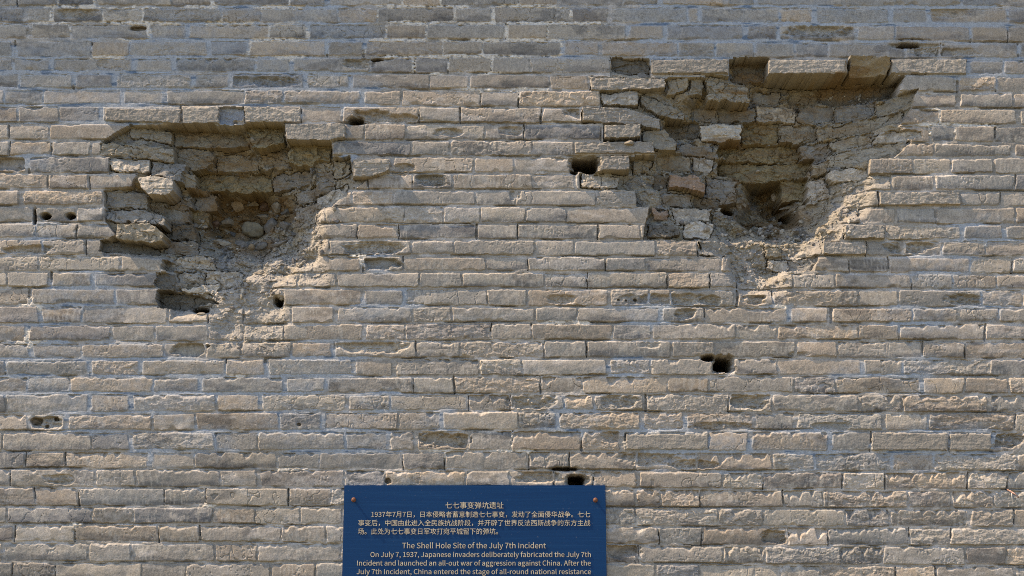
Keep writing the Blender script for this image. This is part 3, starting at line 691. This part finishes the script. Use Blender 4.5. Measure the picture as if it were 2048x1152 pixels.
# crumbled brick and mortar lying on the crater floors: nobody could count it
def rubble(parent, zones, seed):
    rr = random.Random(seed); bm = bmesh.new()
    for (cx, cy, rx, ry, n) in zones:
        for _ in range(n):
            while True:
                a_, b_ = rr.uniform(-1, 1), rr.uniform(-1, 1)
                if a_ * a_ + b_ * b_ < 1: break
            u, v = cx + a_ * rx, cy + b_ * ry
            D = surf(u, v)
            x, z = px2w(u, v, D)
            r_ = .0045 * rr.uniform(.6, 1) + .014 * rr.random() ** 4
            g = bmesh.ops.create_icosphere(bm, subdivisions=1, radius=1)['verts']
            sc_ = [r_ * rr.uniform(.6, 1.5), r_ * rr.uniform(.6, 1.1), r_ * rr.uniform(.5, 1.0)]
            t = rr.uniform(0, 3.14)
            for q in g:
                k = rr.uniform(.7, 1.2)
                e = Vector((q.co.x * sc_[0] * k, q.co.y * sc_[1] * k, q.co.z * sc_[2] * k))
                q.co = Vector((e.x * math.cos(t) - e.z * math.sin(t) + float(x), e.y + D - r_ * .3, e.x * math.sin(t) + e.z * math.cos(t) + float(z)))
    me = bpy.data.meshes.new('rubble'); bm.to_mesh(me); bm.free()
    n = len(me.vertices); base = np.random.RandomState(seed).rand(n // 12, 1)
    colr = np.repeat(np.where(base > .8, np.array([[.36, .34, .30]]), np.where(base > .3, np.array([[.24, .225, .19]]), np.array([[.15, .145, .14]]))), 12, 0)
    a = me.attributes.new('albedo', 'FLOAT_COLOR', 'POINT')
    a.data.foreach_set('color', np.concatenate([colr, np.ones((n, 1))], 1).astype(np.float32).ravel())
    o = link('rubble', me, M_WALL, parent); o['kind'] = 'stuff'
rubble(hole_l, [(510,515,110,26,230),(600,490,50,45,110),(500,590,70,30,130),(400,470,40,30,50),(500,690,60,20,40),(640,430,50,30,50),(470,430,80,40,60)], 3)
rubble(hole_r, [(1530,480,110,18,230),(1660,440,60,40,110),(1520,545,70,30,120),(1400,455,50,25,60),(1540,440,40,30,60),(1700,205,80,12,60),(1310,360,30,40,40)], 4)

# ------------------------------------------------------------------ the sign
M_SIGN, nt, b, N, L = new_mat('blue_painted_metal')
tc = N('ShaderNodeTexCoord'); mp = N('ShaderNodeMapping'); mp.inputs['Scale'].default_value = (.9, 1, 85)
n = N('ShaderNodeTexNoise'); n.inputs['Scale'].default_value = 1.6; n.inputs['Detail'].default_value = 6; n.inputs['Roughness'].default_value = .7
L(tc.outputs['Object'], mp.inputs['Vector']); L(mp.outputs['Vector'], n.inputs['Vector'])
r = ramp(nt, [(.25, (.002, .024, .086)), (.55, (.002, .031, .104)), (.82, (.016, .062, .15))])
L(n.outputs['Fac'], r.inputs['Fac'])
mp2 = N('ShaderNodeMapping'); mp2.inputs['Scale'].default_value = (26, 1, 1.4); n2 = N('ShaderNodeTexNoise'); n2.inputs['Scale'].default_value = 1.5; n2.inputs['Detail'].default_value = 5
L(tc.outputs['Object'], mp2.inputs['Vector']); L(mp2.outputs['Vector'], n2.inputs['Vector'])
n3 = N('ShaderNodeTexNoise'); n3.inputs['Scale'].default_value = 70; n3.inputs['Detail'].default_value = 3; L(tc.outputs['Object'], n3.inputs['Vector'])
r2 = ramp(nt, [(.50, (0, 0, 0)), (.80, (.0, .0, .0))]); L(n2.outputs['Fac'], r2.inputs['Fac'])
r3 = ramp(nt, [(.66, (0, 0, 0)), (.76, (.30, .30, .30))]); L(n3.outputs['Fac'], r3.inputs['Fac'])
ad = N('ShaderNodeMath'); ad.operation = 'ADD'; L(r2.outputs['Color'], ad.inputs[0]); L(r3.outputs['Color'], ad.inputs[1])
mx = N('ShaderNodeMix'); mx.data_type = 'RGBA'; mx.inputs['B'].default_value = (.16, .17, .19, 1)
L(ad.outputs[0], mx.inputs['Factor']); L(r.outputs['Color'], mx.inputs['A']); L(mx.outputs['Result'], b.inputs['Base Color'])
b.inputs['Roughness'].default_value = .45; b.inputs['Specular IOR Level'].default_value = .15
bp = N('ShaderNodeBump'); bp.inputs['Strength'].default_value = .12; bp.inputs['Distance'].default_value = .001
L(n.outputs['Fac'], bp.inputs['Height']); L(bp.outputs['Normal'], b.inputs['Normal'])
M_LET, nt, b, N, L = new_mat('cream_metal_lettering')
tc = N('ShaderNodeTexCoord'); n = N('ShaderNodeTexNoise'); n.inputs['Scale'].default_value = 60; n.inputs['Detail'].default_value = 4
L(tc.outputs['Object'], n.inputs['Vector'])
r = ramp(nt, [(.3, (.32, .28, .20)), (.7, (.55, .48, .35))]); L(n.outputs['Fac'], r.inputs['Fac']); L(r.outputs['Color'], b.inputs['Base Color'])
b.inputs['Roughness'].default_value = .5
M_RUST, nt, b, N, L = new_mat('rusty_screw')
tc = N('ShaderNodeTexCoord'); n = N('ShaderNodeTexNoise'); n.inputs['Scale'].default_value = 150; n.inputs['Detail'].default_value = 4
L(tc.outputs['Object'], n.inputs['Vector'])
r = ramp(nt, [(.35, (.03, .014, .009)), (.65, (.20, .065, .022))]); L(n.outputs['Fac'], r.inputs['Fac']); L(r.outputs['Color'], b.inputs['Base Color'])
b.inputs['Roughness'].default_value = .7

SY = -.014                                # front of the panel
def sp(u, v): 
    x, z = px2w(u, v, SY); return float(x), float(z)
sign = bpy.data.objects.new('information_sign', None); COL.objects.link(sign)
x0, zt = sp(688.5, 970.5); x1, _ = sp(1211, 971.5); zb = zt - 1.02
sign.location = ((x0 + x1) / 2, SY, zb)
tag(sign, 'dark blue metal notice board with raised Chinese and English lettering on the brick wall', 'sign')
def to_sign(o): 
    o.parent = sign; o.location = Vector(o.location) - sign.location
bm = bmesh.new(); add_box(bm, x0, x1, 0, .010, zb, zt)
for f in bm.faces: pass
bmesh.ops.bevel(bm, geom=list(bm.edges), offset=.0012, segments=2, affect='EDGES', clamp_overlap=True)
me = bpy.data.meshes.new('panel'); bm.to_mesh(me); bm.free()
me.transform(__import__('mathutils').Matrix.Translation((-sign.location.x, 0, -sign.location.z)))
link('panel', me, M_SIGN, sign)

try:
    import os
    fnt = bpy.data.fonts.load(os.path.join(bpy.utils.system_resource('DATAFILES'), 'fonts', 'Noto Sans CJK Regular.woff2'))
except Exception:
    fnt = None
def letters(txt, ua, ub, vc, cap):
    """one line of raised letters between photo columns ua..ub, centred on row vc, cap px tall"""
    cu = bpy.data.curves.new('lettering', 'FONT'); cu.body = txt
    if fnt: cu.font = fnt
    cu.size = 1; cu.resolution_u = 3; cu.offset = .0
    o = bpy.data.objects.new('tmp', cu); COL.objects.link(o)
    dg = bpy.context.evaluated_depsgraph_get()
    src = bpy.data.meshes.new_from_object(o.evaluated_get(dg))
    bpy.data.objects.remove(o)
    bm = bmesh.new(); bm.from_mesh(src); bpy.data.meshes.remove(src)
    bmesh.ops.remove_doubles(bm, verts=bm.verts, dist=1e-5)
    xs_ = [q.co.x for q in bm.verts]; ys_ = [q.co.y for q in bm.verts]
    xa, z0 = sp(ua, vc); xb, _ = sp(ub, vc)
    sx = (xb - xa) / (max(xs_) - min(xs_)); mn = min(xs_)
    cjk = ord(txt[0]) > 1000 or '年' in txt
    top, bot = (max(ys_), min(ys_)) if cjk else (max(ys_), 0.0)
    if not cjk:
        caps = [q.co.y for q in bm.verts]; top = max(caps)
    sz = cap * .00281 / (top - bot)
    mid = (top + bot) / 2
    for q in bm.verts:
        q.co = Vector(((q.co.x - mn) * sx + xa - sign.location.x, -.0030, (q.co.y - mid) * sz + z0 - sign.location.z))
    # words run together into phrases; a wide gap starts a new part
    faces = sorted(bm.faces, key=lambda f: min(v.co.x for v in f.verts))
    groups, right = [], -9
    for f in faces:
        lo, hi = min(v.co.x for v in f.verts), max(v.co.x for v in f.verts)
        if lo - right > .020: groups.append([])
        groups[-1].append(f); right = max(right, hi)
    for g in groups:
        b2 = bmesh.new(); mp_ = {}
        for f in g:
            b2.faces.new([mp_.setdefault(v, b2.verts.new(v.co)) if v not in mp_ else mp_[v] for v in f.verts])
        for q in [q for q in b2.verts if not q.link_faces]: b2.verts.remove(q)
        ret = bmesh.ops.extrude_face_region(b2, geom=list(b2.faces))
        for e in ret['geom']:
            if isinstance(e, bmesh.types.BMVert): e.co.y = -.0002
        bmesh.ops.recalc_face_normals(b2, faces=list(b2.faces))
        me = bpy.data.meshes.new('lettering'); b2.to_mesh(me); b2.free()
        link('lettering', me, M_LET, sign)
    bm.free()
letters('七七事变弹坑遗址', 890.5, 1007, 1010.5, 13.2)
letters('1937年7月7日，日本侵略者蓄意制造七七事变，发动了全面侵华战争。七七', 743, 1180.5, 1028.8, 12.4)
letters('事变后，中国由此进入全民族抗战阶段，并开辟了世界反法西斯战争的东方主战', 716.5, 1180.5, 1045.8, 12.4)
letters('场。此处为七七事变日军攻打宛平城留下的弹坑。', 716, 996, 1062.6, 12.4)
letters('The Shell Hole Site of the July 7th Incident', 804.5, 1091.5, 1090.5, 11.6)
letters('On July 7, 1937, Japanese invaders deliberately fabricated the July 7th', 741, 1181.5, 1108.6, 10.4)
letters('Incident and launched an all-out war of aggression against China. After the', 714.5, 1181.5, 1125.6, 10.4)
letters('July 7th Incident, China entered the stage of all-round national resistance', 713.5, 1182, 1142.8, 10.4)

def screw(u, v):
    bm = bmesh.new()
    prof = [(.0058, 0), (.0058, .012), (.0115, .013), (.0135, .017), (.0125, .023), (.0075, .028), (.0, .0295)]
    nseg = 20; rings = []
    for r_, y in prof[:-1]:
        rings.append([bm.verts.new((r_ * math.cos(2 * math.pi * k / nseg), -y, r_ * math.sin(2 * math.pi * k / nseg))) for k in range(nseg)])
    tip = bm.verts.new((0, -prof[-1][1], 0))
    for a_, b_ in zip(rings, rings[1:]):
        for k in range(nseg): bm.faces.new((a_[k], a_[(k + 1) % nseg], b_[(k + 1) % nseg], b_[k]))
    for k in range(nseg): bm.faces.new((rings[-1][k], rings[-1][(k + 1) % nseg], tip))
    bmesh.ops.recalc_face_normals(bm, faces=list(bm.faces))
    me = bpy.data.meshes.new('screw'); bm.to_mesh(me); bm.free()
    o = link('screw', me, M_RUST, sign, True)
    x, z = sp(u, v)
    o.location = (x - sign.location.x, 0, z - sign.location.z)
screw(708, 1000); screw(1190.5, 1000.5)

# ------------------------------------------------------------------ small dead stem stuck in a joint near the right edge
M_TWIG, nt, b, N, L = new_mat('dry_stem')
tc = N('ShaderNodeTexCoord'); n = N('ShaderNodeTexNoise'); n.inputs['Scale'].default_value = 120
L(tc.outputs['Object'], n.inputs['Vector'])
r = ramp(nt, [(.4, (.10, .05, .035)), (.6, (.48, .30, .24))]); L(n.outputs['Fac'], r.inputs['Fac']); L(r.outputs['Color'], b.inputs['Base Color'])
def tube(name, pts, mat, parent):
    bm = bmesh.new(); rings = []
    P = [Vector(p[:3]) for p in pts]
    for i, p in enumerate(P):
        d = (P[min(i + 1, len(P) - 1)] - P[max(i - 1, 0)]).normalized()
        a_ = d.cross(Vector((0, 1, .2))).normalized(); b_ = d.cross(a_)
        rings.append([bm.verts.new(p + (a_ * math.cos(t * math.pi / 4) + b_ * math.sin(t * math.pi / 4)) * pts[i][3]) for t in range(8)])
    for A, B in zip(rings, rings[1:]):
        for k in range(8): bm.faces.new((A[k], A[(k + 1) % 8], B[(k + 1) % 8], B[k]))
    bm.faces.new(rings[0][::-1]); bm.faces.new(rings[-1])
    bmesh.ops.recalc_face_normals(bm, faces=list(bm.faces))
    me = bpy.data.meshes.new(name); bm.to_mesh(me); bm.free()
    return link(name, me, mat, parent, True)
tx, tz = px2w(2016, 979, -.01); tx, tz = float(tx), float(tz)
twig = bpy.data.objects.new('dead_stem', None); COL.objects.link(twig); twig.location = (tx, 0, tz)
tag(twig, 'short dry reddish plant stem poking out of a bed joint', 'twig')
p_ = .0028
tube('stem', [(-.002, .012, .003, .003), (3*p_, -.016, -3*p_, .0045), (6*p_, -.024, -6*p_, .0055), (9*p_, -.028, -8.5*p_, .0065), (11*p_, -.030, -10*p_, .004), (14*p_, -.030, -12.5*p_, .003), (16.5*p_, -.029, -15*p_, .005), (17.3*p_, -.028, -16.4*p_, .004)], M_TWIG, twig)
M_WEB, nt, b, N, L = new_mat('white_thread'); b.inputs['Base Color'].default_value = (.7, .7, .68, 1)
tube('thread', [(5*p_, -.024, -7*p_, .0011), (5*p_, -.025, -25*p_, .0011)], M_WEB, twig)
tube('thread', [(16.3*p_, -.028, -16.5*p_, .0013), (16.3*p_, -.027, -22*p_, .0013)], M_WEB, twig)

# ------------------------------------------------------------------ unseen ground before the wall, its colour invented to bounce warm light up
M_GROUND, nt, b, N, L = new_mat('warm_bounce_ground')
tc = N('ShaderNodeTexCoord')
n = N('ShaderNodeTexNoise'); n.inputs['Scale'].default_value = 3; n.inputs['Detail'].default_value = 8
L(tc.outputs['Object'], n.inputs['Vector'])
r = ramp(nt, [(.35, (.135, .115, .045)), (.65, (.19, .16, .075))]); L(n.outputs['Fac'], r.inputs['Fac']); L(r.outputs['Color'], b.inputs['Base Color'])
b.inputs['Roughness'].default_value = .95
bm = bmesh.new()
fv = [bm.verts.new(p) for p in ((-60, -90, 0), (60, -90, 0), (60, 1.2, 0), (-60, 1.2, 0))]; bm.faces.new(fv)
me = bpy.data.meshes.new('ground'); bm.to_mesh(me); bm.free()
tag(link('ground', me, M_GROUND), 'unseen ground at the foot of the wall, coloured for warm bounce light', kind='structure')
